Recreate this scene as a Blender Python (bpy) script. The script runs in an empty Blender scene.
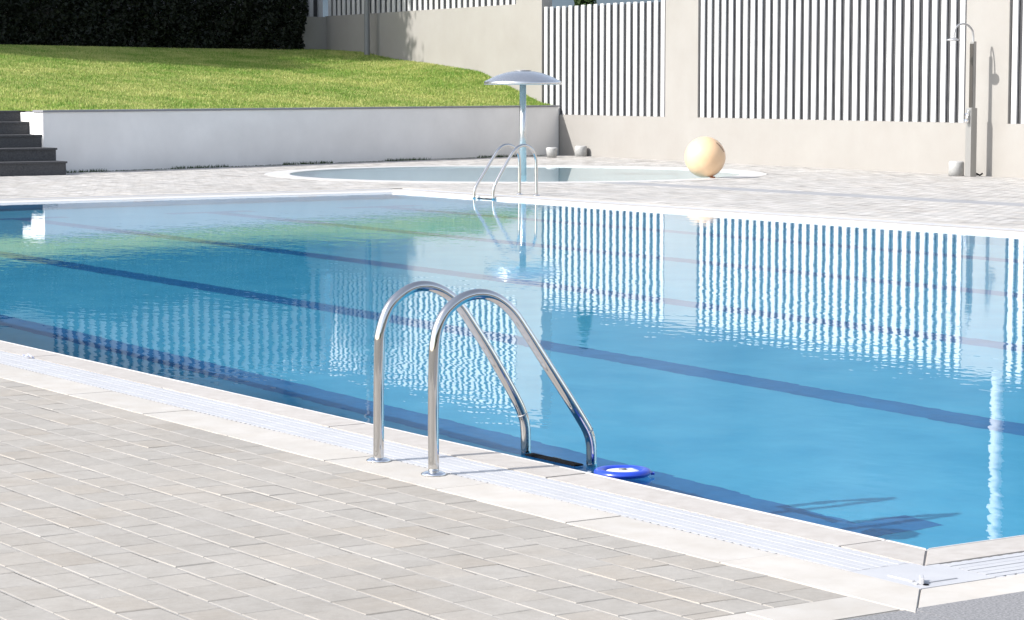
import bpy, bmesh, math, random
from mathutils import Vector, Matrix
import numpy as np
random.seed(7); rng = np.random.default_rng(7)
S = bpy.context.scene
COL = S.collection
rad = math.radians

# ------------------------------------------------------------------ camera
FPX, HCAM, YAW = 2447.0, 1.5, rad(56.3)
PITCH = math.atan((310 - 87) / FPX)
cam = bpy.data.cameras.new("camera"); camo = bpy.data.objects.new("camera", cam); COL.objects.link(camo)
cam.sensor_width = 36; cam.lens = 36 * FPX / 1024; cam.clip_start = 0.1; cam.clip_end = 6000
camo.location = (0, 0, HCAM)
camo.rotation_euler = (math.pi / 2 - PITCH, 0, YAW - math.pi / 2)
S.camera = camo
S.render.resolution_x, S.render.resolution_y = 1024, 620

# ------------------------------------------------------------------ sky, sun, exposure
TO_SUN = Vector((-1.0, 0.14, 0.76)).normalized()
W = bpy.data.worlds.new("World"); S.world = W; W.use_nodes = True
wn = W.node_tree.nodes; wn.clear()
sky = wn.new("ShaderNodeTexSky"); sky.sky_type = 'NISHITA'; sky.sun_disc = False
sky.sun_elevation = math.asin(TO_SUN.z); sky.sun_rotation = math.atan2(TO_SUN.x, TO_SUN.y)
sky.altitude = 200; sky.air_density = 1.0; sky.dust_density = 1.6; sky.ozone_density = 1.0
bg = wn.new("ShaderNodeBackground"); bg.inputs[1].default_value = 0.14
wo = wn.new("ShaderNodeOutputWorld")
hs = wn.new("ShaderNodeHueSaturation"); hs.inputs["Saturation"].default_value = .62; hs.inputs["Value"].default_value = 1.0
W.node_tree.links.new(sky.outputs[0], hs.inputs["Color"]); W.node_tree.links.new(hs.outputs[0], bg.inputs[0]); W.node_tree.links.new(bg.outputs[0], wo.inputs[0])
sun = bpy.data.lights.new("sun", 'SUN'); sun.energy = 3.4; sun.angle = rad(0.5); sun.color = (1.0, 0.965, 0.92)
suno = bpy.data.objects.new("sun", sun); COL.objects.link(suno)
suno.rotation_euler = (-TO_SUN).to_track_quat('-Z', 'Y').to_euler()
suno.location = (-10, 10, 20)
S.view_settings.view_transform = 'Standard'; S.view_settings.look = 'None'
S.view_settings.exposure = 1.0; S.view_settings.gamma = 1.0; S.view_settings.use_curve_mapping = False
S.render.engine = 'CYCLES'
S.cycles.use_adaptive_sampling = True; S.cycles.adaptive_threshold = .015; S.cycles.blur_glossy = .3
S.cycles.max_bounces = 10; S.cycles.transparent_max_bounces = 12; S.cycles.glossy_bounces = 6

# ------------------------------------------------------------------ material helpers
def mat(name, color=(.5, .5, .5), rough=.6, metal=0.0, spec=.5):
    m = bpy.data.materials.new(name); m.use_nodes = True
    b = m.node_tree.nodes["Principled BSDF"]
    b.inputs["Base Color"].default_value = (*color, 1); b.inputs["Roughness"].default_value = rough
    b.inputs["Metallic"].default_value = metal; b.inputs["Specular IOR Level"].default_value = spec
    return m

def N(m, kind, **kw):
    n = m.node_tree.nodes.new(kind)
    for k, v in kw.items():
        if k in n.inputs: n.inputs[k].default_value = v
        else: setattr(n, k, v)
    return n
def L(m, a, b): m.node_tree.links.new(a, b)
def BS(m): return m.node_tree.nodes["Principled BSDF"]

def noise_col(m, c1, c2, scale=5, detail=6, lo=.35, hi=.65, stretch=None, bump=0, bscale=None, rough=.6, dist=.01, attr=None, attr_amt=.2):
    """colour varied by object-space noise (and, if given, a per-face attribute), with an optional fine bump"""
    tc = N(m, "ShaderNodeTexCoord"); src = tc.outputs["Object"]
    if stretch:
        mp = N(m, "ShaderNodeMapping"); mp.inputs["Scale"].default_value = stretch
        L(m, src, mp.inputs[0]); src = mp.outputs[0]
    nz = N(m, "ShaderNodeTexNoise", Scale=scale, Detail=detail, Roughness=rough); L(m, src, nz.inputs["Vector"])
    cr = N(m, "ShaderNodeValToRGB"); cr.color_ramp.elements[0].position = lo; cr.color_ramp.elements[1].position = hi
    cr.color_ramp.elements[0].color = (*c1, 1); cr.color_ramp.elements[1].color = (*c2, 1)
    L(m, nz.outputs[0], cr.inputs[0]); out = cr.outputs[0]
    if attr:
        at = N(m, "ShaderNodeAttribute"); at.attribute_name = attr
        mr = N(m, "ShaderNodeMapRange"); mr.inputs["To Min"].default_value = 1 - attr_amt; mr.inputs["To Max"].default_value = 1 + attr_amt
        L(m, at.outputs["Fac"], mr.inputs["Value"])
        mx = N(m, "ShaderNodeVectorMath", operation='SCALE'); L(m, out, mx.inputs[0]); L(m, mr.outputs[0], mx.inputs["Scale"])
        out = mx.outputs[0]
    L(m, out, BS(m).inputs["Base Color"])
    if bump:
        n2 = N(m, "ShaderNodeTexNoise", Scale=bscale or scale * 12, Detail=5); L(m, tc.outputs["Object"], n2.inputs["Vector"])
        bp = N(m, "ShaderNodeBump", Strength=bump, Distance=dist); L(m, n2.outputs[0], bp.inputs["Height"])
        L(m, bp.outputs[0], BS(m).inputs["Normal"])
    return m

M = {}
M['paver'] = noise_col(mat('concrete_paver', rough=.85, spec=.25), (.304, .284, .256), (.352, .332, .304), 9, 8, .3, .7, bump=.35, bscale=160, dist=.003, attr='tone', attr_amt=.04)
def warm_patches(m):
    b = BS(m); old = b.inputs["Base Color"].links[0].from_socket
    at = N(m, "ShaderNodeAttribute"); at.attribute_name = 'warm'
    tc = N(m, "ShaderNodeTexCoord"); nz = N(m, "ShaderNodeTexNoise", Scale=6.0, Detail=3); L(m, tc.outputs["Object"], nz.inputs["Vector"])
    mu = N(m, "ShaderNodeMath", operation='MULTIPLY'); L(m, at.outputs["Fac"], mu.inputs[0]); L(m, nz.outputs[0], mu.inputs[1])
    mx = N(m, "ShaderNodeMix", data_type='RGBA', blend_type='MULTIPLY'); L(m, mu.outputs[0], mx.inputs[0]); L(m, old, mx.inputs[6])
    mx.inputs[7].default_value = (1.0, .94, .87, 1); L(m, mx.outputs[2], b.inputs["Base Color"])
warm_patches(M['paver'])
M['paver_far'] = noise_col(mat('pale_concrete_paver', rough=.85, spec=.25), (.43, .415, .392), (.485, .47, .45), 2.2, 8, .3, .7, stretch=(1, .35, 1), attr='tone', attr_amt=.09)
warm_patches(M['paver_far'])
def stains(m, scale, amt):
    b = BS(m); old = b.inputs["Base Color"].links[0].from_socket
    tc = N(m, "ShaderNodeTexCoord"); nz = N(m, "ShaderNodeTexNoise", Scale=scale, Detail=9, Roughness=.62, Distortion=.4); L(m, tc.outputs["Object"], nz.inputs["Vector"])
    mr = N(m, "ShaderNodeMapRange"); mr.inputs["From Min"].default_value = .35; mr.inputs["From Max"].default_value = .65
    mr.inputs["To Min"].default_value = 1 - amt; mr.inputs["To Max"].default_value = 1 + amt * .5; L(m, nz.outputs[0], mr.inputs["Value"])
    mx = N(m, "ShaderNodeVectorMath", operation='SCALE'); L(m, old, mx.inputs[0]); L(m, mr.outputs[0], mx.inputs["Scale"]); L(m, mx.outputs[0], b.inputs["Base Color"])
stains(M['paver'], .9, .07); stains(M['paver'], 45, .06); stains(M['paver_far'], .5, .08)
M['joint_sand'] = noise_col(mat('joint_sand', rough=.95, spec=.1), (.29, .278, .26), (.345, .33, .31), 30)
M['joint_bed'] = noise_col(mat('joint_bed', rough=.95, spec=.1), (.17, .16, .145), (.26, .25, .23), 30)
M['coping'] = noise_col(mat('coping_stone', rough=.7, spec=.3), (.385, .355, .325), (.46, .433, .405), 14, 10, .3, .7, bump=.2, bscale=220, dist=.002, attr='tone', attr_amt=.05)
M['border'] = noise_col(mat('pale_border_stone', rough=.75, spec=.3), (.425, .395, .355), (.475, .452, .42), 7, 9, .32, .68, bump=.2, bscale=220, dist=.002, attr='tone', attr_amt=.06)
M['granite'] = noise_col(mat('grey_granite', rough=.7, spec=.3), (.13, .13, .135), (.30, .295, .295), 130, 4, .35, .65, bump=.2, bscale=300, dist=.002)
M['white_plastic'] = noise_col(mat('white_plastic', rough=.45), (.41, .41, .425), (.45, .45, .46), 6)
M['channel'] = mat('channel_plastic', (.29, .29, .30), .7)
M['lip'] = mat('white_lip', (.55, .535, .515), .4)
M['plaster'] = noise_col(mat('beige_plaster', rough=.9, spec=.2), (.285, .27, .25), (.31, .298, .28), 1.1, 8, .3, .7, bump=.15, bscale=60, dist=.004)
M['white_wall'] = noise_col(mat('white_painted_wall', rough=.85, spec=.2), (.70, .685, .67), (.78, .765, .75), .9, 10, .3, .7, bump=.12, bscale=50, dist=.004)
M['slat'] = noise_col(mat('white_slat_paint', rough=.5), (.51, .51, .51), (.55, .55, .545), 2.0)
M['shaded_slat'] = mat('shaded_slat_paint', (.40, .40, .41), .6)  # slat white greyed, shade of hedge and trees put into the colour
M['backing'] = noise_col(mat('charcoal_backing', rough=.9, spec=.1), (.055, .056, .060), (.08, .08, .084), 3, 6)
M['cap'] = mat('grey_cap', (.22, .22, .24), .6)
M['step'] = noise_col(mat('dark_granite_step', rough=.75, spec=.3), (.045, .045, .048), (.085, .085, .088), 40, 8, .3, .7)
M['steel'] = mat('polished_steel', (.60, .59, .575), .055, 1.0)
M['brushed'] = mat('brushed_steel', (.42, .42, .425), .45, .55)
M['canopy_steel'] = mat('spun_steel', (.60, .60, .605), .26, .92)
M['shower_steel'] = mat('satin_steel', (.30, .295, .285), .4, .5)
M['chrome'] = mat('chrome', (.85, .85, .86), .07, 1.0)
M['pole_grey'] = mat('grey_painted_pole', (.16, .165, .175), .5)
M['pole_white'] = mat('white_painted_pole', (.50, .50, .505), .5)
M['dark_rubber'] = mat('dark_tread', (.004, .004, .005), .8, spec=.1)
M['concrete'] = noise_col(mat('pale_concrete', rough=.9, spec=.2), (.34, .34, .335), (.43, .43, .42), 14, 8, bump=.3, bscale=60, dist=.006)
M['blue_plastic'] = mat('blue_plastic', (.016, .055, .45), .3)
M['pale_lid'] = mat('pale_lid', (.62, .63, .62), .4)
M['ball'] = noise_col(mat('peach_vinyl', rough=.33), (.68, .46, .275), (.73, .51, .32), 2)
M['ink'] = mat('brown_print', (.16, .08, .04), .5)
M['paper'] = mat('paper', (.55, .58, .75), .7)
M['bark'] = noise_col(mat('bark', rough=.95), (.05, .04, .03), (.12, .10, .08), 12)
stains(M['plaster'], .35, .035); stains(M['white_wall'], .8, .04); stains(M['border'], 1.3, .06); stains(M['coping'], 1.1, .06); stains(M['ball'], 3, .03)
M['soil'] = mat('soil', (.07, .05, .03), 1.0)
M['basin'] = noise_col(mat('blue_pool_tile', rough=.6), (.058, .385, .60), (.100, .470, .68), 2.2, 9, .3, .7)
M['mark'] = mat('grey_blue_mark_tile', (.10, .17, .32), .6)
M['lane'] = noise_col(mat('dark_blue_lane_tile', rough=.6), (.018, .15, .36), (.03, .195, .44), 5, 7)
M['splash_floor'] = noise_col(mat('pale_blue_tile', rough=.6), (.42, .57, .62), (.48, .62, .66), 3)

def leaf_mat(name, c1, c2, trans=.25, rough=.6):
    m = mat(name, c1, rough, spec=.25)
    at = N(m, "ShaderNodeAttribute"); at.attribute_name = 'tone'
    mx = N(m, "ShaderNodeMix", data_type='RGBA'); L(m, at.outputs["Fac"], mx.inputs[0])
    mx.inputs[6].default_value = (*c1, 1); mx.inputs[7].default_value = (*c2, 1)
    L(m, mx.outputs[2], BS(m).inputs["Base Color"])
    if trans:
        tr = N(m, "ShaderNodeBsdfTranslucent"); L(m, mx.outputs[2], tr.inputs[0])
        ms = N(m, "ShaderNodeMixShader"); ms.inputs[0].default_value = trans
        L(m, BS(m).outputs[0], ms.inputs[1]); L(m, tr.outputs[0], ms.inputs[2])
        L(m, ms.outputs[0], m.node_tree.nodes["Material Output"].inputs[0])
    return m
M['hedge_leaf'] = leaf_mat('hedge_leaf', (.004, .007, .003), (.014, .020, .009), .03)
M['leaf'] = leaf_mat('tree_leaf', (.03, .06, .016), (.06, .10, .03), .2)
M['grass'] = leaf_mat('grass_blade', (.13, .25, .035), (.47, .47, .17), .3)
M['turf'] = noise_col(mat('turf', rough=1.0, spec=.1), (.13, .22, .03), (.29, .32, .085), .55, 8, .35, .65)

# water: clear, mirror-like at grazing angles, gently rippled
def water(name, scale, strength, tint):
    m = bpy.data.materials.new(name); m.use_nodes = True; nt = m.node_tree; nt.nodes.remove(BS(m))
    tc = N(m, "ShaderNodeTexCoord")
    def wave(rot, st, sc, det):
        mp = N(m, "ShaderNodeMapping"); mp.inputs["Rotation"].default_value = (0, 0, rot); mp.inputs["Scale"].default_value = st
        L(m, tc.outputs["Object"], mp.inputs[0])
        n = N(m, "ShaderNodeTexNoise", Scale=sc, Detail=det, Roughness=.45); L(m, mp.outputs[0], n.inputs["Vector"]); return n.outputs[0]
    a = wave(rad(20), (1, .55, 1), scale, 1.0); b = wave(rad(-50), (1, .6, 1), scale * .23, 1.0)
    mu = N(m, "ShaderNodeMath", operation='MULTIPLY_ADD'); L(m, b, mu.inputs[0]); mu.inputs[1].default_value = 1.3; L(m, a, mu.inputs[2])
    bp = N(m, "ShaderNodeBump", Strength=strength, Distance=.01); L(m, mu.outputs[0], bp.inputs["Height"])
    ms = N(m, "ShaderNodeBsdfGlass", IOR=1.33, Roughness=0.0); ms.inputs[0].default_value = (*tint, 1); L(m, bp.outputs[0], ms.inputs["Normal"])
    L(m, ms.outputs[0], nt.nodes["Material Output"].inputs[0])
    return m
M['water'] = water('pool_water', 12.0, .064, (.97, 1.0, 1.0))
M['water_still'] = water('still_water', 5.0, .01, (.92, .98, 1.0))

# ------------------------------------------------------------------ object helpers
def link(name, me, m, parent=None):
    o = bpy.data.objects.new(name, me); COL.objects.link(o)
    ms = m if isinstance(m, (list, tuple)) else [m]
    for k in ms: me.materials.append(k)
    if parent: o.parent = parent
    return o
def obj(name, bm, m, parent=None, smooth=False):
    me = bpy.data.meshes.new(name); bm.normal_update(); bm.to_mesh(me); bm.free()
    if smooth: me.polygons.foreach_set('use_smooth', [True] * len(me.polygons))
    return link(name, me, m, parent)
def npmesh(name, V, F, m, parent=None, attrs=None, mi=None):
    me = bpy.data.meshes.new(name); V = np.asarray(V, np.float32); F = np.asarray(F, np.int32)
    k = F.shape[1]; me.vertices.add(len(V)); me.vertices.foreach_set('co', V.ravel())
    me.loops.add(F.size); me.loops.foreach_set('vertex_index', F.ravel())
    me.polygons.add(len(F)); me.polygons.foreach_set('loop_start', np.arange(len(F), dtype=np.int32) * k)
    me.update(calc_edges=True)
    for an, av in (attrs or {}).items():
        a = me.attributes.new(an, 'FLOAT', 'FACE'); a.data.foreach_set('value', np.asarray(av, np.float32))
    o = link(name, me, m, parent)
    if mi is not None: me.polygons.foreach_set('material_index', np.asarray(mi, np.int32))
    me.polygons.foreach_set('use_smooth', [False] * len(F)); me.validate(); return o
def tag(o, label=None, cat=None, group=None, kind=None):
    if label: o['label'] = label
    if cat: o['category'] = cat
    if group: o['group'] = group
    if kind: o['kind'] = kind
    return o
def struct(o, label, cat): return tag(o, label, cat, kind='structure')
def empty(name, loc, label, cat, group=None, rz=0):
    o = bpy.data.objects.new(name, None); COL.objects.link(o); o.location = loc; o.rotation_euler = (0, 0, rz); o.empty_display_size = .2
    return tag(o, label, cat, group)
def copy_tree(o, parent=None):
    c = o.copy(); COL.objects.link(c); c.parent = parent
    for ch in list(o.children): copy_tree(ch, c)
    return c

def box(bm, x0, x1, y0, y1, z0, z1, bev=0):
    r = bmesh.ops.create_cube(bm, size=1); vs = r['verts']
    for v in vs: v.co = Vector((x0 if v.co.x < 0 else x1, y0 if v.co.y < 0 else y1, z0 if v.co.z < 0 else z1))
    if bev:
        es = list({e for v in vs for e in v.link_edges})
        bmesh.ops.bevel(bm, geom=es, offset=bev, segments=2, affect='EDGES', profile=.6)
def prism(bm, pts, z0, z1):
    lo = [bm.verts.new((x, y, z0)) for x, y in pts]; hi = [bm.verts.new((x, y, z1)) for x, y in pts]
    n = len(pts); a = sum(pts[i][0] * pts[(i + 1) % n][1] - pts[(i + 1) % n][0] * pts[i][1] for i in range(n))
    if a < 0: lo.reverse(); hi.reverse()
    bm.faces.new(hi); bm.faces.new(lo[::-1])
    for i in range(n): bm.faces.new((lo[i], lo[(i + 1) % n], hi[(i + 1) % n], hi[i]))
def tube(bm, pts, r, seg=20, caps=True, radii=None):
    pts = [Vector(p) for p in pts]; rings = []; prev = None
    for i, p in enumerate(pts):
        t = (pts[min(i + 1, len(pts) - 1)] - pts[max(i - 1, 0)]).normalized()
        if prev is None:
            u = t.orthogonal().normalized()
        else:
            u = (prev - t * prev.dot(t)).normalized()
        prev = u; w = t.cross(u); rr = radii[i] if radii else r
        rings.append([bm.verts.new(p + (u * math.cos(2 * math.pi * k / seg) + w * math.sin(2 * math.pi * k / seg)) * rr) for k in range(seg)])
    for a, b in zip(rings, rings[1:]):
        for k in range(seg): bm.faces.new((a[k], a[(k + 1) % seg], b[(k + 1) % seg], b[k]))
    if caps: bm.faces.new(rings[0][::-1]); bm.faces.new(rings[-1])
def lathe(bm, prof, seg=32, cx=0, cy=0):
    rings = []
    for r, z in prof:
        if r < 1e-5: rings.append([bm.verts.new((cx, cy, z))])
        else: rings.append([bm.verts.new((cx + r * math.cos(2 * math.pi * k / seg), cy + r * math.sin(2 * math.pi * k / seg), z)) for k in range(seg)])
    for a, b in zip(rings, rings[1:]):
        for k in range(seg):
            k2 = (k + 1) % seg
            if len(a) == 1: bm.faces.new((a[0], b[k2], b[k]))
            elif len(b) == 1: bm.faces.new((a[k], a[k2], b[0]))
            else: bm.faces.new((a[k], a[k2], b[k2], b[k]))
    bmesh.ops.recalc_face_normals(bm, faces=bm.faces[:])
def spline(pts, n=8):
    """Catmull-Rom through 3D points"""
    P = [Vector(p) for p in pts]; out = []
    for i in range(len(P) - 1):
        p0 = P[i - 1] if i else P[0] * 2 - P[1]; p1, p2 = P[i], P[i + 1]; p3 = P[i + 2] if i + 2 < len(P) else P[-1] * 2 - P[-2]
        for k in range(n):
            t = k / n
            out.append(.5 * ((2 * p1) + (p2 - p0) * t + (2 * p0 - 5 * p1 + 4 * p2 - p3) * t * t + (3 * p1 - p0 - 3 * p2 + p3) * t ** 3))
    return out + [P[-1]]

# ------------------------------------------------------------------ layout (metres): X away to the right, Y away to the left
X0, X1, Y0, Y1 = 5.505, 18.42, 5.81, 30.80          # pool water edge
WL = -0.034                                          # water level
CW, GW, BW = .215, .255, .245                        # coping, grating, border widths
T1, T2, T3 = CW, CW + GW, CW + GW + BW
SPC, SPR = (23.75, 35.5), 4.36                      # splash pool
FA, FB = Vector((31.0, 44.0)), Vector((29.59, 29.8)) # fence line on the ground
FD = (FB - FA).normalized(); FN = Vector((FD.y, -FD.x))          # FN points to the pool side
if FN.x > 0: FN = -FN
def fpt(y, off=0.0):                                 # point on the fence front at world Y, off metres towards the pool
    t = (y - FA.y) / (FB.y - FA.y); p = FA + (FB - FA) * t
    return p + FN * off
RW0, RW1 = Vector((16.88, 40.0)), Vector((31.07, 44.7))          # retaining wall foot
RD = (RW1 - RW0).normalized(); RN = Vector((-RD.y, RD.x))        # RN points uphill

# ------------------------------------------------------------------ ground, decks
def ring_pts(r, n=96): return [(SPC[0] + r * math.cos(2 * math.pi * k / n), SPC[1] + r * math.sin(2 * math.pi * k / n)) for k in range(n)]
def filled(bm, loops, z):
    es = []
    for lp in loops:
        vs = [bm.verts.new((x, y, z)) for x, y in lp]
        es += [bm.edges.new((vs[i], vs[(i + 1) % len(vs)])) for i in range(len(vs))]
    bmesh.ops.triangle_fill(bm, edges=es, use_beauty=True)
    for f in bm.faces:
        if f.normal.z < 0: f.normal_flip()
def rect(x0, x1, y0, y1): return [(x0, y0), (x1, y0), (x1, y1), (x0, y1)]
bm = bmesh.new()
filled(bm, [rect(-1500, 1500, -1500, 1500), rect(X0 - .02, X1 + .02, Y0 - .02, Y1 + .02), ring_pts(SPR - .2)], -0.010)
struct(obj('ground', bm, M['joint_bed']), 'grey earth and bedding sand under the paving', 'ground')

def bricks(name, x0, x1, y0, y1, along_y=True, w=.147, l=.2068, y_phase=6.986, skip=None, detail=True, label='', pm='paver'):
    V, F, tone, warm, mi = [], [], [], [], []
    gl, gc = .0042, .0011
    nx = int((x1 - x0) / w + .999); b = .003
    for i in range(nx):
        xr = x1 - i * w; xl = max(x1 - (i + 1) * w, x0)
        ys = y_phase + (l / 2 if i % 2 else 0); k0 = math.floor((y0 - ys) / l)
        # sand strip in the long joint
        n = len(V); V += [(xl - gl, y0, -.0012), (xl + gl, y0, -.0012), (xl + gl, y1, -.0012), (xl - gl, y1, -.0012)]
        if not skip: F.append((n, n + 1, n + 2, n + 3)); tone.append(.5); warm.append(0); mi.append(1)
        k = k0
        while ys + k * l < y1:
            a, c = max(ys + k * l, y0), min(ys + (k + 1) * l, y1); k += 1
            if c - a < .02: continue
            if skip and skip((xl + xr) / 2, (a + c) / 2): continue
            h = random.gauss(0, .0005); tx, ty = random.gauss(0, .0004), random.gauss(0, .0004)
            ax, cx_, ay, cy_ = xl + gl, xr - gl, a + gc + max(0, random.gauss(0, .0008)), c - gc - max(0, random.gauss(0, .0008))
            n = len(V)
            top = [(ax + b, ay + b), (cx_ - b, ay + b), (cx_ - b, cy_ - b), (ax + b, cy_ - b)]
            V += [(px, py, h + tx * (1 if j in (1, 2) else -1) + ty * (1 if j > 1 else -1)) for j, (px, py) in enumerate(top)]
            fs = [(n, n + 1, n + 2, n + 3)]
            if detail:
                V += [(px, py, h - .0025) for px, py in ((ax, ay), (cx_, ay), (cx_, cy_), (ax, cy_))]
                V += [(px, py, -.009) for px, py in ((ax, ay), (cx_, ay), (cx_, cy_), (ax, cy_))]
                for j in range(4):
                    q = (j + 1) % 4
                    fs += [(n + 4 + j, n + 4 + q, n + q, n + j), (n + 8 + j, n + 8 + q, n + 4 + q, n + 4 + j)]
            F += fs; t = random.random(); wv = random.random() ** 2.2
            tone += [t] * len(fs); warm += [wv] * len(fs); mi += [0] * len(fs)
    o = npmesh(name, V, F, [M[pm], M['joint_sand']], attrs={'tone': tone, 'warm': warm}, mi=mi)
    return struct(o, label, 'paving')
XP = X0 - T3                                          # edge of the near paving (4.785)
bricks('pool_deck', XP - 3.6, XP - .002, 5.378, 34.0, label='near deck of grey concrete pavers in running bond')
def sp_in(x, y): return (x - SPC[0]) ** 2 + (y - SPC[1]) ** 2 < (SPR - .02) ** 2
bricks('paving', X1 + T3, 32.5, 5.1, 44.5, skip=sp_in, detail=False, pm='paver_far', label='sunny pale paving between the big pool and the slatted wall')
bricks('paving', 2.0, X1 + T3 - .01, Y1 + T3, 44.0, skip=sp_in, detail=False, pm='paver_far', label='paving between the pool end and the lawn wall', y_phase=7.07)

def stones(name, runs, m, z0=-.06, z1=0.0, bev=.004, label='', cat='paving', gap=.0005):
    """runs: list of quads (four corner points) - each one stone"""
    bm = bmesh.new(); tl = bm.faces.layers.float.new('tone')
    for q in runs:
        f0 = set(bm.faces); c = Vector((sum(p[0] for p in q) / 4, sum(p[1] for p in q) / 4))
        pts = []
        for p in q:
            d = Vector(p) - c; pts.append(tuple(c + d * (1 - gap * 2 / max(d.length, .1))))
        h = random.gauss(0, .0007)
        prism(bm, pts, z0, z1 + h)
        new = [f for f in bm.faces if f not in f0]; t = random.random()
        for f in new: f[tl] = t
        if bev:
            top = [e for f in new for e in f.edges if all(abs(v.co.z - z1 - h) < 1e-5 for v in e.verts)]
            bmesh.ops.bevel(bm, geom=list(set(top)), offset=bev, segments=2, affect='EDGES')
    return struct(obj(name, bm, m), label, cat)
def frame_quads(d0, d1, step, phase=6.0):
    """mitred stones between offsets d0 and d1 outside the pool edge"""
    q = []
    xa0, xa1, xb0, xb1 = X0 - d0, X0 - d1, X1 + d0, X1 + d1; ya0, ya1, yb0, yb1 = Y0 - d0, Y0 - d1, Y1 + d0, Y1 + d1
    def cuts(a, b):
        r = [a]; y = phase + math.ceil((a + .06 - phase) / step) * step
        while y < b - .06: r.append(y); y += step
        return r + [b]
    cy = cuts(Y0, Y1); cx = cuts(X0, X1)
    for a, b in zip(cy, cy[1:]):
        A0 = ya0 if a == Y0 else a; A1 = ya1 if a == Y0 else a; B0 = yb0 if b == Y1 else b; B1 = yb1 if b == Y1 else b
        q += [[(xa0, A0), (xa0, B0), (xa1, B1), (xa1, A1)], [(xb0, A0), (xb0, B0), (xb1, B1), (xb1, A1)]]
    for a, b in zip(cx, cx[1:]):
        A0 = xa0 if a == X0 else a; A1 = xa1 if a == X0 else a; B0 = xb0 if b == X1 else b; B1 = xb1 if b == X1 else b
        q += [[(A0, ya0), (B0, ya0), (B1, ya1), (A1, ya1)], [(A0, yb0), (B0, yb0), (B1, yb1), (A1, yb1)]]
    return q
stones('pool_coping', frame_quads(.016, T1, 1.70, 6.0), M['coping'], -.0332, 0, .005, 'speckled pale grey stone coping around the pool', 'coping')
stones('pool_lip', frame_quads(0, .0155, 4.0, 6.0), M['lip'], -.0332, -.0005, .004, 'thin white lip along the water edge of the pool', 'pool edge', gap=.0002)
stones('stone_border', frame_quads(T2, T3, .85, 6.0), M['border'], -.030, .0005, .003, 'cream stone border outside the white overflow grating', 'paving')
q = [[(x, 5.376), (x - .4, 5.376), (x - .4, 5.152), (x, 5.152)] for x in np.arange(XP - .005, 1.2, -.4)]
stones('paving_edge', q, M['border'], -.030, .0003, .003, 'cream stone edging strip between grey pavers and dark granite', 'paving')
bm = bmesh.new()
for i in range(-3, 12):
    for j in range(6):
        x = 4.82 + i * .6 + (0.3 if j % 2 else 0); box(bm, x + .0015, x + .5985, 5.148 - (j + 1) * .4 + .0015, 5.148 - j * .4 - .0015, -.05, random.gauss(.0003, .0004))
struct(obj('granite_paving', bm, M['granite']), 'dark grey granite slabs in the near right corner', 'paving')
# drain channel of grey stone across the far deck
bm = bmesh.new(); box(bm, 22.45, 23.05, 12, 31.2, -.05, .0025)
struct(obj('drain_strip', bm, noise_col(mat('damp_grey_stone', rough=.6), (.24, .24, .25), (.32, .32, .32), 3, 8, .3, .7)), 'grey drainage strip across the far paving', 'paving')

bm = bmesh.new()
pr = [(Y1 - .075, WL + .001), (Y1 + .0155, .001), (Y1 + .0155, WL + .001)]
va = [bm.verts.new((X0 + .002, y, z)) for y, z in pr]; vb = [bm.verts.new((X1 - .0005, y, z)) for y, z in pr]
bm.faces.new(va[::-1]); bm.faces.new(vb)
for k in range(3): bm.faces.new((va[k], va[(k + 1) % 3], vb[(k + 1) % 3], vb[k]))
bmesh.ops.recalc_face_normals(bm, faces=bm.faces[:])
struct(obj('pool_lip', bm, M['lip']), 'sloping white edge at the far end of the pool', 'pool edge')

# overflow grating: channel, ribs along the pool, toothed edges
def grating(name, side, label):
    bm = bmesh.new(); n = 6; pitch = (GW - .021) / n
    def put(a, b, s0, s1, z0, z1):                    # a..b offset outwards, s0..s1 along
        if side == 'near': box(bm, X0 - b, X0 - a, s0, s1, z0, z1)
        elif side == 'far': box(bm, X1 + a, X1 + b, s0, s1, z0, z1)
        elif side == 'right': box(bm, s0, s1, Y0 - b, Y0 - a, z0, z1)
        else: box(bm, s0, s1, Y1 + a, Y1 + b, z0, z1)
    if side in ('near', 'far'): s0, s1 = Y0 - T1 + .07, Y1 + T1
    else: s0, s1 = X0 - T1 + .07, X1 + T1
    for k in range(n):
        a = T1 + .008 + k * pitch
        put(a, a + pitch - .004, s0, s1, -.0155, -.001 - .0006 * (k % 2))
    lim = s0 + 9 if side == 'near' else s0 + 4 if side == 'right' else s0
    s = s0
    while s < lim:
        put(T2 - .0125, T2 - .001, s, s + .029, -.0155, -.0015); put(T1 + .001, T1 + .008, s, s + .024, -.0155, -.0015); s += .045
    if lim == s0:
        put(T2 - .0125, T2 - .001, s0, s1, -.0155, -.0015); put(T1 + .001, T1 + .008, s0, s1, -.0155, -.0015)
    o = obj(name, bm, M['white_plastic'])
    bm = bmesh.new()
    if side == 'near': box(bm, X0 - T2 + .0005, X0 - T1 - .0005, s0, s1, -.0185, -.0158)
    elif side == 'far': box(bm, X1 + T1 + .0005, X1 + T2 - .0005, s0, s1, -.0185, -.0158)
    elif side == 'right': box(bm, s0, s1, Y0 - T2 + .0005, Y0 - T1 - .0005, -.0185, -.0158)
    else: box(bm, s0, s1, Y1 + T1 + .0005, Y1 + T2 - .0005, -.0185, -.0158)
    obj('channel', bm, M['channel'], o)
    return tag(o, label, 'grating', 'white overflow gratings round the pool')
grating('overflow_grating', 'near', 'white ribbed overflow grating under the near ladder posts side of the pool')
grating('overflow_grating', 'right', 'short bright white grating running off from the corner plate at lower right')
grating('overflow_grating', 'far', 'white overflow grating on the far long side beneath the small ladder')
grating('overflow_grating', 'end', 'white overflow grating along the pool end facing the stairs')
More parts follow.
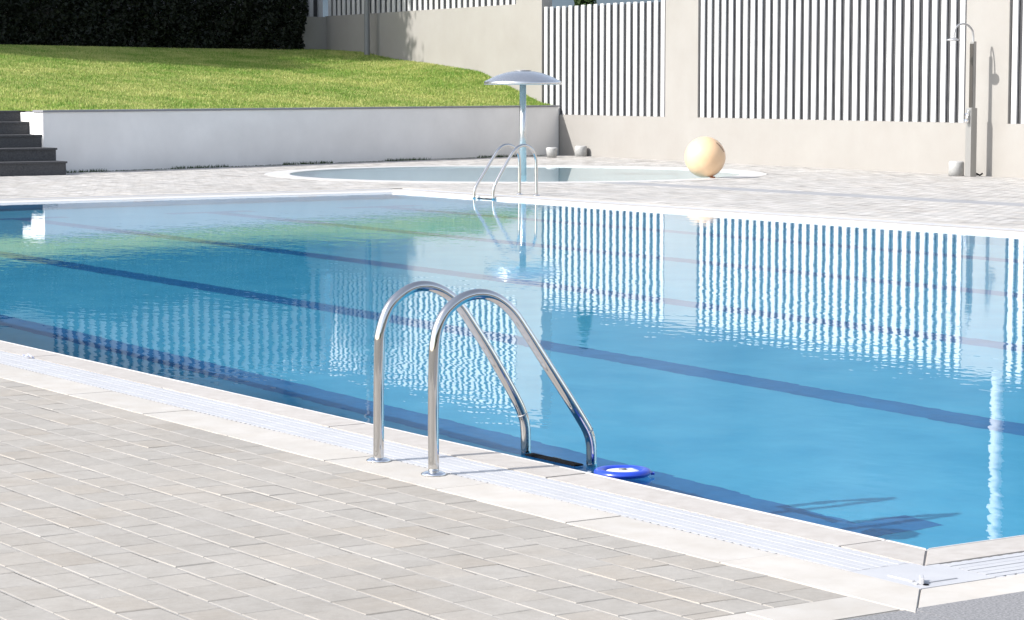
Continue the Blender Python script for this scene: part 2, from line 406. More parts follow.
# corner plate with its lifting clip
gx, gy = X0 - T2, Y0 - T2
cp = empty('corner_plate', (gx, gy, 0), 'white plastic corner plate joining two gratings at the near pool corner', 'drain cover')
bm = bmesh.new(); d = T2 - T1
prism(bm, [(.001, .001), (d + .06, .001), (d + .06, d - .001), (d - .001, d - .001), (d - .001, d + .06), (.001, d + .06)], -.0155, .0005)
for a, b in (((d - .02, .03), (d + .045, .03)), ((.03, d - .02), (.03, d + .045))): pass
obj('plate', bm, M['white_plastic'], cp)
bm = bmesh.new(); box(bm, .03, .20, .05, .062, .0, .004, .001); box(bm, .05, .062, .09, .20, .0, .004, .001); obj('rib', bm, M['white_plastic'], cp)
bm = bmesh.new(); box(bm, -.030, .030, -.007, .007, 0, .020, .003)
bmesh.ops.rotate(bm, verts=bm.verts, matrix=Matrix.Rotation(rad(48), 3, 'Z')); bmesh.ops.translate(bm, verts=bm.verts, vec=(.065, .065, 0)); obj('clip', bm, M['white_plastic'], cp)
bm = bmesh.new(); lathe(bm, [(0, .0008), (.009, .0008), (.009, .003), (0, .003)], 14, cx=.052, cy=.032); obj('slot', bm, M['dark_rubber'], cp)

# ------------------------------------------------------------------ the pool
XU = X0 - 1.1                                        # basin undercut added unseen below the near deck, lets refracted sun reach the floor
def zf(y, x=12.0): return -1.70
bm = bmesh.new(); ys = list(np.linspace(Y0 - .001, Y1 + .001, 60)); e = .001
xf = [XU - e, X0, 6.2, 6.8, 7.3, 7.8, 8.5, 9.2, 12, 15, X1 + e]
fl = [[bm.verts.new((x, y, zf(y, x))) for x in xf] for y in ys]
up = [[bm.verts.new((x, y, WL - .0005)) for x in xf] for y in ys]
for a, b, c, d_ in zip(fl, fl[1:], up, up[1:]):
    for k in range(len(xf) - 1): bm.faces.new((a[k], a[k + 1], b[k + 1], b[k]))
    bm.faces.new((c[0], a[0], b[0], d_[0])); bm.faces.new((a[-1], c[-1], d_[-1], b[-1]))
for k in range(len(xf) - 1):
    bm.faces.new((up[0][k], up[0][k + 1], fl[0][k + 1], fl[0][k])); bm.faces.new((fl[-1][k], fl[-1][k + 1], up[-1][k + 1], up[-1][k]))
basin = struct(obj('pool_basin', bm, M['basin']), 'light blue tiled pool basin', 'pool')
def lane(pts_list):
    bm = bmesh.new()
    for (xa, xb, ya, yb) in pts_list:
        n = max(1, int((yb - ya) / .5)); yy = np.linspace(ya, yb, n + 1)
        vs = [[bm.verts.new((x, y, zf(y, x) + .004)) for x in (xa, .5 * (xa + xb), xb)] for y in yy]
        for a, b in zip(vs, vs[1:]):
            for k in (0, 1): bm.faces.new((a[k], a[k + 1], b[k + 1], b[k]))
    return obj('lane_line', bm, M['lane'], basin)
for xc in (6.83, 9.28, 11.80, 14.45, 17.02):
    w = .145; lane([(xc - w, xc + w, 7.80, 28.6), (xc - .42, xc + .42, 7.55, 7.798), (xc - .62, xc + .62, 28.602, 28.9)])
# lane marks on the two end walls
for xc in (9.28, 11.80, 14.45, 17.02):
    bm = bmesh.new(); yw = Y1 - .003
    for xa, xb, za, zb in ((xc - .32, xc + .32, -.30, -.05), (xc - .15, xc + .15, -.85, -.301)): box(bm, xa, xb, yw, yw + .001, za, zb)
    obj('wall_mark', bm, M['mark'], basin)
bm = bmesh.new()
vs = [bm.verts.new((x, y, WL)) for x, y in rect(XU, X1 + .0005, Y0 - .0005, Y1 + .0005)]; bm.faces.new(vs)  # sheet runs on unseen under the near deck for the refracted sun
water_top = struct(obj('pool_water', bm, M['water']), 'clear blue rippled water of the big swimming pool', 'water')

# splash pool: rim, floor, water
bm = bmesh.new(); n = 128
prof = [(SPR, -.02), (SPR, .004), (SPR - .42, .006), (SPR - .435, .003), (SPR - .435, -.36)]
rings = [[bm.verts.new((SPC[0] + r * math.cos(2 * math.pi * k / n), SPC[1] + r * math.sin(2 * math.pi * k / n), z)) for k in range(n)] for r, z in prof]
for a, b in zip(rings, rings[1:]):
    for k in range(n): bm.faces.new((a[k], a[(k + 1) % n], b[(k + 1) % n], b[k]))
struct(obj('splash_pool_rim', bm, M['lip']), 'round white rim of the shallow splash pool', 'pool edge')
bm = bmesh.new(); bm.faces.new([bm.verts.new((x, y, -.35)) for x, y in ring_pts(SPR - .42)]); splash_floor = struct(obj('splash_pool_floor', bm, M['splash_floor']), 'pale blue floor of the round splash pool', 'pool')
bm = bmesh.new(); bm.faces.new([bm.verts.new((x, y, -.012)) for x, y in ring_pts(SPR - .434)]); splash_top = struct(obj('splash_pool_water', bm, M['water_still']), 'still water of the round splash pool', 'water')

# ------------------------------------------------------------------ hills beyond the town
M['hill'] = noise_col(mat('hazy_hillside', rough=1.0, spec=0), (.055, .08, .10), (.095, .12, .14), .02, 10, .35, .65)  # distance haze is put into the blue-grey hill colour
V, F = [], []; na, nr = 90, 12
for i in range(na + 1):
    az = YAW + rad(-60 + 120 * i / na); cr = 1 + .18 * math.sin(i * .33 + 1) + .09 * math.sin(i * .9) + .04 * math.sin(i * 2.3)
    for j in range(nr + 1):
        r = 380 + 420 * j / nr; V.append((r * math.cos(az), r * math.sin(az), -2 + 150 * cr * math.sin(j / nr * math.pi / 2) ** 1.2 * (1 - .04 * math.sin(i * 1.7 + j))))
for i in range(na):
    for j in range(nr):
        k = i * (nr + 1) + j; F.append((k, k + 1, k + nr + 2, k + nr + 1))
struct(npmesh('hills', V, F, M['hill']), 'hills beyond the walls, distance haze put into their blue-grey colour', 'hills').data.polygons.foreach_set('use_smooth', [True] * (na * nr))

# ------------------------------------------------------------------ lawn
def hedge_y(x): return 56.7 + .12 * (x - 31.3)
def smooth(t): t = np.clip(t, 0, 1); return t * t * (3 - 2 * t)
def lawn_z(x, y):
    x = np.asarray(x, float); y = np.asarray(y, float)
    s = (x - RW0.x) * RN.x + (y - RW0.y) * RN.y
    bl = smooth((x - 17.0) / 1.5); s = s * bl + (y - 41.2) * (1 - bl); s = np.maximum(s, 0)
    fx = FA.x + (FB.x - FA.x) * (y - FA.y) / (FB.y - FA.y)
    dist = np.clip(fx - x, 0, None)
    edge = np.interp(s, [-1, 0, .7, 3.4, 5.9, 7.7, 9.3, 11.7, 16], [1.05, 1.05, 1.14, 1.85, 2.06, 2.18, 2.37, 2.47, 2.6])
    plain = np.interp(s, [-1, 0, 6, 11.5, 13, 18], [1.05, 1.05, 1.78, 2.42, 2.47, 2.5])
    k = np.exp(-(dist / 2.6) ** 2)
    return edge * k + plain * (1 - k) + .03 * (1 - bl)
xs = np.linspace(-6, 1, 61); nx = 90; ny = 70
V, F = [], []
for j in range(ny + 1):
    for i in range(nx + 1):
        u = i / nx; v = j / ny
        o_ = RW0 + RN * (.10 + v * 15.0); sl = (FB.x - FA.x) / (FB.y - FA.y)
        um = (FA.x + sl * (o_.y - FA.y) - o_.x) / (RD.x - sl * RD.y)
        x, y = o_ + RD * (-14 + u * (um + 14))
        xm = FA.x + (FB.x - FA.x) * (y - FA.y) / (FB.y - FA.y) - .01
        x = min(x, xm)
        if x < 17.0: y = max(y, 41.2)
        V.append((x, y, float(lawn_z(x, y))))
for j in range(ny):
    for i in range(nx):
        k = j * (nx + 1) + i; F.append((k, k + 1, k + nx + 2, k + nx + 1))
lawn = struct(npmesh('lawn', V, F, M['turf']), 'sloping green lawn above the white retaining wall', 'lawn')
lawn.data.polygons.foreach_set('use_smooth', [True] * len(lawn.data.polygons))
def tri_blades(name, P, hgt, wid, m, label, cat):
    n = len(P); ang = rng.uniform(0, math.pi, n); lean = rng.normal(0, .45, (n, 2)) * hgt[:, None]
    dx, dy = np.cos(ang) * wid / 2, np.sin(ang) * wid / 2
    V = np.zeros((n, 3, 3)); V[:, 0] = P; V[:, 1] = P; V[:, 2] = P
    V[:, 0, 0] -= dx; V[:, 0, 1] -= dy; V[:, 1, 0] += dx; V[:, 1, 1] += dy
    V[:, 2, 0] += lean[:, 0]; V[:, 2, 1] += lean[:, 1]; V[:, 2, 2] += hgt
    V[:, :2, 2] -= .01
    patch = .5 + .28 * np.sin(P[:, 0] * .9 + 1.7 * np.sin(P[:, 1] * .6)) * np.cos(P[:, 1] * 1.1 + 1.3 * np.sin(P[:, 0] * .7)) + .3 * np.sin(P[:, 0] * 2.9 + 2 * np.sin(P[:, 1] * 2.2)) * np.sin(P[:, 1] * 3.4 + 1.5 * np.cos(P[:, 0] * 2.5))
    tone = np.clip(.9 * patch + rng.normal(.02, .26, n), 0, 1)
    o = npmesh(name, V.reshape(-1, 3), np.arange(3 * n).reshape(-1, 3), m, attrs={'tone': tone})
    return tag(o, label, cat, kind='stuff')
n = 330000
u = rng.uniform(-2.0, 20.0, n); v = rng.uniform(.14, 14.8, n)
px = RW0.x + RD.x * u + RN.x * v; py = RW0.y + RD.y * u + RN.y * v
keep = (px < FA.x + (FB.x - FA.x) * (py - FA.y) / (FB.y - FA.y) - .03) & ((px > 17.05) | (py > 41.25))
px, py = px[keep], py[keep]; n = len(px)
P = np.stack([px, py, lawn_z(px, py)], 1)
tri_blades('grass', P, rng.uniform(.02, .055, n), rng.uniform(.012, .03, n), M['grass'], 'short sunlit green and straw coloured grass', 'grass')
# weeds along the foot of the retaining wall
n = 2600; u = rng.uniform(.5, 14.4, n); P = np.stack([RW0.x + RD.x * u - RN.x * rng.uniform(.0, .09, n), RW0.y + RD.y * u - RN.y * rng.uniform(0, .09, n), np.full(n, -.005)], 1)
tri_blades('weeds', P, rng.uniform(.02, .075, n) * (.4 + .6 * (np.sin(u * 2.1) > .1)), rng.uniform(.01, .03, n), M['leaf'], 'dark weeds along the foot of the white retaining wall', 'weeds')

# ------------------------------------------------------------------ retaining wall and stairs
def local_frame(o, p, d): o.location = (p.x, p.y, 0); o.rotation_euler = (0, 0, math.atan2(d.y, d.x))
wl_len = (RW1 - RW0).length - .02
rw = empty('retaining_wall', (RW0.x, RW0.y, 0), 'long low white wall holding up the lawn with thin grey cap', 'wall', rz=math.atan2(RD.y, RD.x))
bm = bmesh.new(); box(bm, 0, wl_len, 0, .22, -.1, 1.06); obj('wall_face', bm, M['white_wall'], rw)
bm = bmesh.new(); box(bm, -.02, wl_len, -.025, .245, 1.062, 1.098, .004); obj('wall_cap', bm, M['cap'], rw)
bm = bmesh.new(); th = math.atan2(RD.y, RD.x)
# return of the wall along the side of the stairs
q = [Vector((RW0.x, RW0.y)) + RN * .222, Vector((RW0.x + .22, RW0.y)) + RN * .27, Vector((RW0.x + .22, RW0.y + 2.2)), Vector((RW0.x, RW0.y + 2.2))]
loc = [((p - RW0).dot(RD), (p - RW0).dot(RN)) for p in q]
prism(bm, loc, -.1, 1.057); obj('wall_return', bm, M['white_wall'], rw)
st = empty('garden_stairs', (16.93, 39.09, 0), 'dark grey granite stairs climbing to the lawn at left', 'stairs')
fr_, zt = [0, .42, .93, 1.36, 1.80], [.235, .455, .675, .895, 1.085]
for k in range(5):
    bm = bmesh.new(); zb = (zt[k - 1] if k else 0)
    box(bm, -6, -.02, fr_[k] + .02, 3.2, zb - .02 if k else -.05, zt[k] - .035)
    box(bm, -6, 0, fr_[k], (fr_[k + 1] + .06) if k < 4 else 3.2, zt[k] - .034, zt[k], .004)
    obj('step', bm, M['step'], st)

# ------------------------------------------------------------------ boundary walls and slat screens
def fence_box(bm, ya, yb, z0, z1, o0=0.0, o1=-.25):
    """a block of wall between world Y ya and yb, from offset o0 (front) to o1 (back)"""
    p = [fpt(ya, o0), fpt(yb, o0), fpt(yb, o1), fpt(ya, o1)]; prism(bm, [tuple(v) for v in p], z0, z1)
WT = .26
cuts_low = [45.42, 40.25, 38.80, 30.52, 29.32]        # panel 1 | pier | panel 2 | pier | panel 3
ZB, ZT = .89, 3.28
bw = empty('boundary_wall', (*fpt(38), 0), 'long sunlit beige rendered wall with piers behind the round splash pool', 'wall')
org = Vector((*fpt(38), 0))
def wpart(name, bm, m, parent, o=org):
    for v in bm.verts: v.co -= o
    return obj(name, bm, m, parent)
bm = bmesh.new(); fence_box(bm, 45.5, 12.0, -.1, ZB, 0, -WT); wpart('low_wall', bm, M['plaster'], bw)
for ya, yb in ((40.25, 39.01), (30.55, 29.43), (21.0, 19.8)):
    bm = bmesh.new(); fence_box(bm, ya, yb, ZB - .002, ZT + .03, 0.002, -WT + .002); wpart('pier', bm, M['plaster'], bw)
uw = empty('lawn_wall', (*fpt(51), 0), 'tall beige wall rising beside the lawn, partly in tree shade', 'wall'); org2 = Vector((*fpt(51), 0))
ZB2, ZT2 = 3.38, 5.95
bm = bmesh.new(); fence_box(bm, 57.5, 46.72, -.1, ZB2, 0, -WT); wpart('upper_wall', bm, M['plaster'], uw, org2)
bm = bmesh.new(); fence_box(bm, 46.72, 45.5, -.1, 6.0, 0.002, -WT); wpart('pier', bm, M['plaster'], uw, org2)
def screen(ya, yb, z0, z1, label, pitch=.281, w=.140):
    L_ = (fpt(yb) - fpt(ya)).length; o3 = fpt(ya, -.07); root = empty('slat_screen', (o3.x, o3.y, z0), label, 'fence', 'white slat screens on the boundary walls', rz=math.atan2(FD.y, FD.x))
    n = round(L_ / pitch); p = L_ / n
    bm = bmesh.new()
    for k in range(n):
        x = k * p + .04 + random.gauss(0, .003)
        box(bm, x, min(x + w, L_ - .002), -.035, -.005, .003, z1 - z0 + random.gauss(0, .004))
    s = obj('slats', bm, M['slat'], root)
    bm = bmesh.new(); box(bm, .003, L_ - .003, .015, .04, .004, z1 - z0 - .03); obj('backing', bm, M['backing'], root)
    return root
screen(45.5, 40.25, ZB, ZT, 'slat screen behind the steel mushroom umbrella, left of the plain beige pier')
screen(39.01, 30.55, ZB, ZT, 'widest slat screen, filling the wall between two piers left of the shower', pitch=.259, w=.132)
screen(29.43, 21.0, ZB, ZT, 'slat screen cut by the right picture edge beyond the shower', pitch=.259, w=.132)
screen(57.4, 46.72, ZB2, ZT2, 'high slat screen on top of the lawn wall at upper middle', pitch=.305, w=.15)
# back fence behind the hedge
bfo = fpt(57.4); BD = Vector((-1, -.12)).normalized(); brz = math.atan2(BD.y, BD.x)
bf = empty('back_fence', (bfo.x, bfo.y, 0), 'shaded fence of wide white slats behind the dark hedge', 'fence', rz=brz)
bm = bmesh.new(); box(bm, 0, 10.1, -.25, 0, 1.5, 3.36); obj('low_wall', bm, M['plaster'], bf)
bm = bmesh.new(); box(bm, .95, 1.75, 0.001, .03, 2.5, 3.02, .004); obj('hatch', bm, M['plaster'], bf)
bm = bmesh.new()
for k in range(27): box(bm, k * .31 + .05, k * .31 + .18, -.16, -.09, 3.36, 5.95)
obj('slats', bm, M['shaded_slat'], bf)
bm = bmesh.new(); box(bm, 8.4, 10.1, -.245, -.005, 3.362, 5.6); obj('pier', bm, M['plaster'], bf)
bm = bmesh.new(); box(bm, .02, 8.395, -.24, -.20, 3.361, 5.92); obj('backing', bm, M['backing'], bf)

# ------------------------------------------------------------------ vegetation
def cards(C, size, tilt=1.0, asp=.55):
    n = len(C); a = rng.normal(size=(n, 3)); a /= np.linalg.norm(a, axis=1)[:, None]
    b = np.cross(a, rng.normal(size=(n, 3))); b /= np.linalg.norm(b, axis=1)[:, None]
    s = size[:, None]; V = np.stack([C - a * s, C + b * s * asp, C + a * s, C - b * s * asp], 1)
    return V.reshape(-1, 3), np.arange(4 * n).reshape(-1, 4)
hg = empty('hedge', (22, hedge_y(22), 2.4), 'tall dense dark green hedge along the top of the lawn', 'hedge')
n = 60000; hx = rng.uniform(8, 31.45, n); top = 4.05 + .12 * np.sin(hx * 1.3) + .1 * np.sin(hx * 3.7 + 1)
hz = 2.15 + (top - 2.15) * rng.uniform(0, 1, n) ** .9
hy = hedge_y(hx) + .12 + .14 * np.sin(hx * 2.3 + hz * 1.7) + .1 * np.sin(hx * 6 - hz * 4) + np.abs(rng.normal(0, .14, n)) + np.clip((hz - top + .35), 0, 1) * .5
Vh, Fh = cards(np.stack([hx, hy, hz], 1), rng.uniform(.035, .085, n))
Vh -= np.array([22, hedge_y(22), 2.4])
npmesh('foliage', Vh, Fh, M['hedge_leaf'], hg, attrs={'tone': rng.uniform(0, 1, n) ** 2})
bm = bmesh.new()
for k in range(24):
    x = 8.5 + k * 1.0
    if x < 31.2: tube(bm, [(x - 22, hedge_y(x) + .55 - hedge_y(22), -.4), (x - 21.95, hedge_y(x) + .5 - hedge_y(22), .6), (x - 22.05, hedge_y(x) + .55 - hedge_y(22), 1.4)], .05, 7, radii=[.07, .05, .02])
obj('stems', bm, M['bark'], hg)

def tree(loc, h, cr, cc, label, nl=15000, leaf=.10, group='leafy trees by the hedge', squash=1.0):
    t = empty('tree', loc, label, 'tree', group)
    bm = bmesh.new(); tip = Vector((cc[0] * .8, cc[1] * .8, h * .78))
    tube(bm, spline([(0, 0, -.2), (cc[0] * .15, cc[1] * .15, h * .3), tip * .8, tip], 4), .1, 9, radii=[.17 - .14 * i / 12 for i in range(13)])
    ctr = np.array([cc[0], cc[1], h - cr * squash * .9]); C = []
    for k in range(26):
        d = rng.normal(size=3); d /= np.linalg.norm(d); q = ctr + d * cr * np.array([1, 1, squash]) * rng.uniform(.45, .9)
        tube(bm, spline([tuple(tip * rng.uniform(.5, .95)), tuple((np.array(tip) * .6 + q * .4)), tuple(q)], 3), .03, 5, radii=[.05 - .006 * i for i in range(7)])
        C.append(q + rng.normal(0, cr * .2, (nl // 26, 3)))
    obj('trunk', bm, M['bark'], t)
    C = np.concatenate(C); Vt, Ft = cards(C, rng.uniform(leaf * .6, leaf * 1.3, len(C)))
    npmesh('crown', Vt, Ft, M['leaf'], t, attrs={'tone': rng.uniform(0, 1, len(C))})
    return t
tree((19.0, 57.3, 2.3), 12.2, 3.0, (.2, -.2), 'bushy tree at the hedge, its shadow falling on the lawn wall', nl=34000, leaf=.13)
tree((17.0, 56.2, 2.3), 6.6, 1.9, (.0, -.2), 'lowest leafy tree by the hedge, off to the left', nl=16000, leaf=.13)
tree((13.2, 56.2, 2.3), 11.2, 2.6, (.0, -.3), 'tall leafy tree by the hedge, off to the left', nl=26000, leaf=.13)
tree((8.6, 56.6, 2.3), 14.0, 2.9, (.0, -.3), 'tallest leafy tree by the hedge at far left', nl=30000, leaf=.13)
tree((10.8, 55.6, 2.2), 9.2, 2.0, (.0, -.2), 'slender leafy tree on the lawn before the hedge, off to the left', nl=18000, leaf=.13)

tree((14.6, 55.2, 2.3), 8.4, 2.1, (.0, -.2), 'rounded leafy tree on the lawn in front of the hedge, off to the left', nl=20000, leaf=.13)
tree((21.6, 59.2, 2.3), 7.2, 2.3, (.0, .0), 'dense low tree behind the hedge at the left end of the back fence', nl=24000, leaf=.14)
tree((18.0, 58.6, 2.3), 8.0, 2.5, (.0, .0), 'dense broad tree behind the hedge, second from the back fence', nl=24000, leaf=.14)

def cypress(loc, h, r, label):
    t = empty('cypress', loc, label, 'tree', None)
    n = 3500; z = rng.uniform(.05, 1, n); rr = r * np.sqrt(rng.uniform(0, 1, n)) * np.clip((1 - z) * 2.2, .06, 1) ** .7 * np.clip(z * 8, .4, 1)
    a = rng.uniform(0, 2 * math.pi, n); V, F = cards(np.stack([rr * np.cos(a), rr * np.sin(a), z * h], 1), rng.uniform(.05, .11, n))
    npmesh('crown', V, F, M['leaf'], t, attrs={'tone': rng.uniform(0, 1, n)})
    bm = bmesh.new(); tube(bm, [(0, 0, -.1), (0, 0, h * .85)], .07, 8, radii=[.09, .02]); obj('trunk', bm, M['bark'], t)
cypress((35.63, 50.12, 0), 4.8, .40, 'slim cypress beyond the wall, its tip mirrored below the slat screen')

t = empty('reflection_hedge', (4, -13, 0), 'unseen dark green hedge added behind the viewer to darken steel reflections', 'hedge')  # added out of view behind the camera, darkens reflections in the steel tubes
n = 16000; V, F = cards(np.stack([rng.uniform(-16, 18, n), rng.normal(0, .45, n), rng.uniform(0, 4.2, n)], 1), rng.uniform(.10, .24, n))
npmesh('foliage', V, F, M['leaf'], t, attrs={'tone': rng.uniform(0, 1, n)})
bm = bmesh.new()
for k in range(12):
    bm = bmesh.new(); tube(bm, [(-15 + k * 3, 0, -.1), (-15 + k * 3, .1, 3.2)], .08, 7, radii=[.08, .03]); obj('stem', bm, M['bark'], t)

# ------------------------------------------------------------------ masts
lp = empty('lamp_post', (31.65, 54.1, float(lawn_z(31.65, 54.1))), 'slim grey lamp post standing in the lawn against the tall wall', 'lamp post')
bm = bmesh.new(); tube(bm, [(0, 0, -.1), (0, 0, 7.2)], .06, 16, radii=[.075, .05]); obj('pole', bm, M['pole_grey'], lp)
bm = bmesh.new(); lathe(bm, [(0, 7.34), (.16, 7.33), (.2, 7.26), (.06, 7.2), (0, 7.2)], 20); obj('lamp_head', bm, M['pole_white'], lp)
wm = empty('white_mast', (30.126, 30.135, 0), 'thick white mast behind the beige pier, seen mirrored at right', 'mast')
bm = bmesh.new(); tube(bm, [(0, 0, 0), (0, 0, 9.0)], .105, 20); obj('pole', bm, M['pole_white'], wm)
bm = bmesh.new(); lathe(bm, [(0, .03), (.2, .03), (.2, 0), (0, 0)], 20); obj('base_plate', bm, M['pole_grey'], wm)

# ------------------------------------------------------------------ pool ladders
def make_ladder(label):
    # local frame: x towards the water (0 at the posts), y along the edge, z up
    r = empty('pool_ladder', (0, 0, 0), label, 'pool ladder', 'stainless steel pool ladders')
    path = [(0, .0), (0, .25), (.003, .44), (.010, .525), (.028, .585), (.066, .638), (.135, .681), (.215, .694), (.295, .672), (.366, .618), (.432, .535), (.52, .415), (.63, .265), (.705, .160), (.738, .105), (.752, .05), (.754, -.0335)]
    rear = [(0, .0), (.001, .085), (.006, .44), (.017, .535), (.060, .627), (.142, .684), (.222, .697), (.304, .673), (.378, .619), (.451, .526), (.549, .388), (.66, .214), (.70, .135), (.714, .07), (.716, -.0335)]
    for s in (-.21, .21):
        bm = bmesh.new(); tube(bm, spline([(x, s, z) for x, z in (path if s < 0 else rear)], 6), .0215, 28)
        hr = obj('handrail', bm, M['steel'], r, True)
        bm = bmesh.new(); lathe(bm, [(.0216, .015), (.030, .014), (.047, .007), (.051, .003), (.050, .0015), (.0216, .0012)], 36)
        for v in bm.verts: v.co.y += s
        obj('flange', bm, M['chrome'], hr, True)
        bm = bmesh.new(); q = (.7335, .117) if s < 0 else (.697, .141); tube(bm, [(q[0], s, q[1]), (q[0] + .003, s, q[1] - .006)], .0218, 28); obj('joint_ring', bm, M['brushed'], hr, True)
    for z in (-.0275,):
        bm = bmesh.new(); box(bm, .690, .735, -.18, .18, z - .0047, z + .002, .002)
        for k in range(5): box(bm, .694 + k * .008, .698 + k * .008, -.175, .175, z + .002, z + .004)
        stp = obj('tread', bm, M['dark_rubber'], r)
        bm = bmesh.new(); box(bm, .7275, .734, -.03, .03, z + .002, z + .0055); obj('tread_plate', bm, M['chrome'], stp)
    return r
lad = make_ladder('big pool ladder of polished steel on the near edge')
lad.location = (4.966, 8.205, .0005)
lad2 = copy_tree(lad); lad2['label'] = 'smaller looking pool ladder on the far edge before the splash pool'
lad2.location = (19.10, 28.24, .0005); lad2.rotation_euler = (0, 0, math.pi)

# ------------------------------------------------------------------ floating dispenser, scrap
fd = empty('pool_float', (5.685, 7.735, WL), 'round blue floating chlorine dispenser with pale lid beside the ladder', 'pool float')
bm = bmesh.new(); pr = [(.093 + .0215 * math.cos(t), .016 + .0145 * math.sin(t)) for t in np.linspace(0, 2 * math.pi, 17)]
lathe(bm, pr, 40); obj('float_ring', bm, M['blue_plastic'], fd, True)
bm = bmesh.new(); lathe(bm, [(0, .0006), (.06, .0006), (.085, .0008), (.094, .003), (.098, .008), (.09, .018), (0, .018)], 36); obj('float_body', bm, M['blue_plastic'], fd, True)
bm = bmesh.new(); lathe(bm, [(.070, .016), (.064, .022), (.045, .025), (0, .026)], 36); obj('lid', bm, M['pale_lid'], fd, True)
bm = bmesh.new(); lathe(bm, [(.016, .025), (.015, .031), (0, .032)], 20); obj('lid_knob', bm, M['pole_grey'], fd, True)
bm = bmesh.new(); box(bm, .112, .126, -.01, .01, .006, .016, .002)
bmesh.ops.rotate(bm, verts=bm.verts, matrix=Matrix.Rotation(rad(-35), 3, 'Z')); obj('lug', bm, M['blue_plastic'], fd)
bm = bmesh.new(); g = bmesh.ops.create_grid(bm, x_segments=6, y_segments=4, size=.5)
for v in bm.verts: v.co = Vector((v.co.x * .045, v.co.y * .05, .012 + random.gauss(0, .006)))
o = obj('paper_scrap', bm, M['paper']); o.location = (5.262, 12.74, .001); o.rotation_euler = (.05, .1, .6)
tag(o, 'tiny crumpled bluish paper scrap lying on the near coping', 'litter')

# ------------------------------------------------------------------ mushroom umbrella
um = empty('mushroom_umbrella', (23.6, 35.05, -.15), 'steel mushroom waterfall umbrella standing in the splash pool', 'water feature')
bm = bmesh.new(); tube(bm, [(0, 0, 0), (0, 0, 1.72)], .058, 24, radii=[.064, .056]); obj('post', bm, M['canopy_steel'], um, True)
R_ = .67; pr = [(0, 1.93), (.10, 1.927), (.2, 1.917), (.32, 1.892), (.44, 1.853), (.54, 1.81), (.62, 1.768), (.655, 1.752), (.668, 1.74), (.672, 1.695), (.665, 1.688), (.64, 1.692), (.5, 1.76), (.3, 1.83), (.0, 1.86)]
bm = bmesh.new(); lathe(bm, pr, 64); dome = obj('canopy', bm, M['canopy_steel'], um, True)
bm = bmesh.new(); lathe(bm, [(.145, 1.929), (.15, 1.934), (.135, 1.938), (0, 1.944)], 32); obj('crown_cap', bm, M['brushed'], dome, True)

# ------------------------------------------------------------------ peach ball
br = .34
ba = empty('ball', (25.13, 31.93, .006), 'big peach coloured ball resting on the white splash pool rim', 'ball')
bm = bmesh.new(); bmesh.ops.create_uvsphere(bm, u_segments=64, v_segments=40, radius=br)
for v in bm.verts: v.co.z = v.co.z + br if v.co.z > -br * .985 else br * .015
obj('ball_skin', bm, M['ball'], ba, True)
# small faded print, a curved row of little marks near the upper right
bm = bmesh.new(); rr = br + .0012
Rv = Vector((math.sin(YAW), -math.cos(YAW), 0)); Fv = Vector((math.cos(YAW), math.sin(YAW), 0))
def onball(a, e): # a: degrees right of the view line, e: elevation
    return (-Fv * math.cos(rad(e)) * math.cos(rad(a)) + Rv * math.cos(rad(e)) * math.sin(rad(a)) + Vector((0, 0, math.sin(rad(e))))) * rr + Vector((0, 0, br))
for k in range(9):
    a = 47 + k * 2.2; e = 43 - k * 3.4
    vs = [bm.verts.new(onball(a + da, e + de)) for da, de in ((-3.4, -1.2), (3.4, .2), (3.6, 3.2), (-3.2, 1.9 + .5 * (k % 2)))]; bm.faces.new(vs)
obj('print', bm, M['ink'], ba)
bm = bmesh.new(); lathe(bm, [(0, -.001), (.045, -.001), (.05, .014), (0, .022)], 20)
bmesh.ops.translate(bm, verts=bm.verts, vec=tuple(Rv * .12 - Fv * .06 + Vector((0, 0, .005)))); obj('orange_spot', bm, mat('plain_orange', (.45, .12, .02), .5), ba)  # small orange disc low on the right of the ball

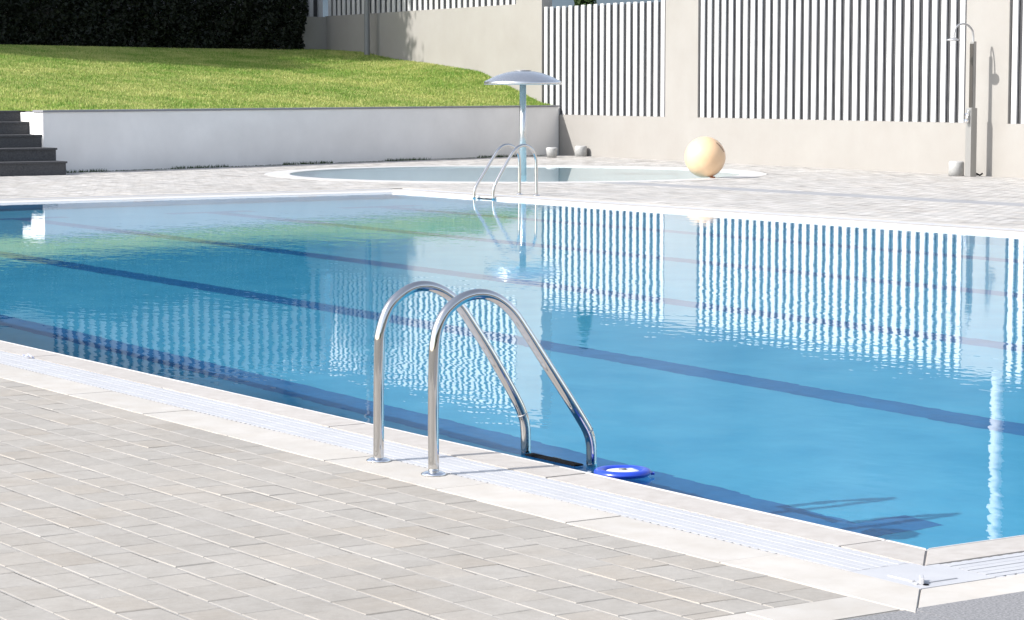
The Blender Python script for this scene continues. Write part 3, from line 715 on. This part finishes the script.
# ------------------------------------------------------------------ shower
sx, sy = 29.22, 29.94
sh = empty('shower', (sx, sy, 0), 'steel outdoor shower column with curved arm in front of the beige pier', 'shower', rz=rad(5))
bm = bmesh.new(); box(bm, -.075, .075, -.06, .06, 0, 1.15, .006); obj('lower_column', bm, M['shower_steel'], sh)
bm = bmesh.new(); box(bm, -.02, .052, -.04, .04, 1.152, 2.26, .006); obj('upper_column', bm, M['shower_steel'], sh)
bm = bmesh.new(); box(bm, -.028, -.0215, -.038, .038, 1.16, 2.22); obj('dark_strip', bm, mat('dark_panel', (.05, .045, .04), .3), sh)
bm = bmesh.new(); tube(bm, spline([(.01, 0, 2.2), (.01, 0, 2.36), (-.03, 0, 2.46), (-.14, 0, 2.53), (-.27, 0, 2.545), (-.40, 0, 2.50), (-.47, 0, 2.40), (-.48, 0, 2.31)], 6), .017, 14); arm = obj('arm', bm, M['brushed'], sh, True)
bm = bmesh.new(); lathe(bm, [(.02, 2.335), (.025, 2.315), (.06, 2.30), (.118, 2.285), (.12, 2.265), (0, 2.262)], 32, cx=-.485); obj('shower_head', bm, M['brushed'], arm, True)
for z, l in ((1.03, .06), (.93, .085)):
    bm = bmesh.new(); tube(bm, [(-.076, 0, z), (-.076 - l, 0, z)], .034, 20); tube(bm, [(-.076 - l * .6, 0, z), (-.076 - l * .6, -.03, z + .1)], .012, 12); obj('tap', bm, M['chrome'], sh, True)
bm = bmesh.new(); tube(bm, spline([(.08, .0, .03), (.16, .02, .05), (.22, .0, .025), (.28, .03, .02), (.32, .01, .05)], 6), .014, 8); obj('hose', bm, M['dark_rubber'], sh, True)

# ------------------------------------------------------------------ concrete stands
def stand(x, y, r, h, label, taper=1.0):
    t = empty('concrete_stand', (x, y, 0), label, 'concrete stand', 'small concrete stands on the deck')
    bm = bmesh.new(); lathe(bm, [(0, 0), (r * taper, 0), (r, h * .85), (r * .96, h * .94), (r * .84, h), (r * .2, h)], 28); obj('block', bm, M['concrete'], t, True)
    bm = bmesh.new(); lathe(bm, [(r * .2, h - .002), (r * .18, h - .03), (0, h - .03)], 16); obj('socket', bm, M['dark_rubber'], t, True)
stand(29.69, 42.99, .125, .22, 'concrete stand nearest the white retaining wall, half in its shade', .8)
stand(30.76, 43.43, .135, .23, 'concrete stand in full sun just right of its twin by the beige wall')
stand(29.25, 30.31, .13, .25, 'concrete stand at the foot of the outdoor shower')

# sunlight really refracts through the water surfaces onto what lies below
sun.cycles.is_caustics_light = True
for o in (water_top, splash_top):
    o.cycles.is_caustics_caster = True; o.data.polygons.foreach_set('use_smooth', [True] * len(o.data.polygons))
for o in [basin, splash_floor] + list(basin.children): o.cycles.is_caustics_receiver = True
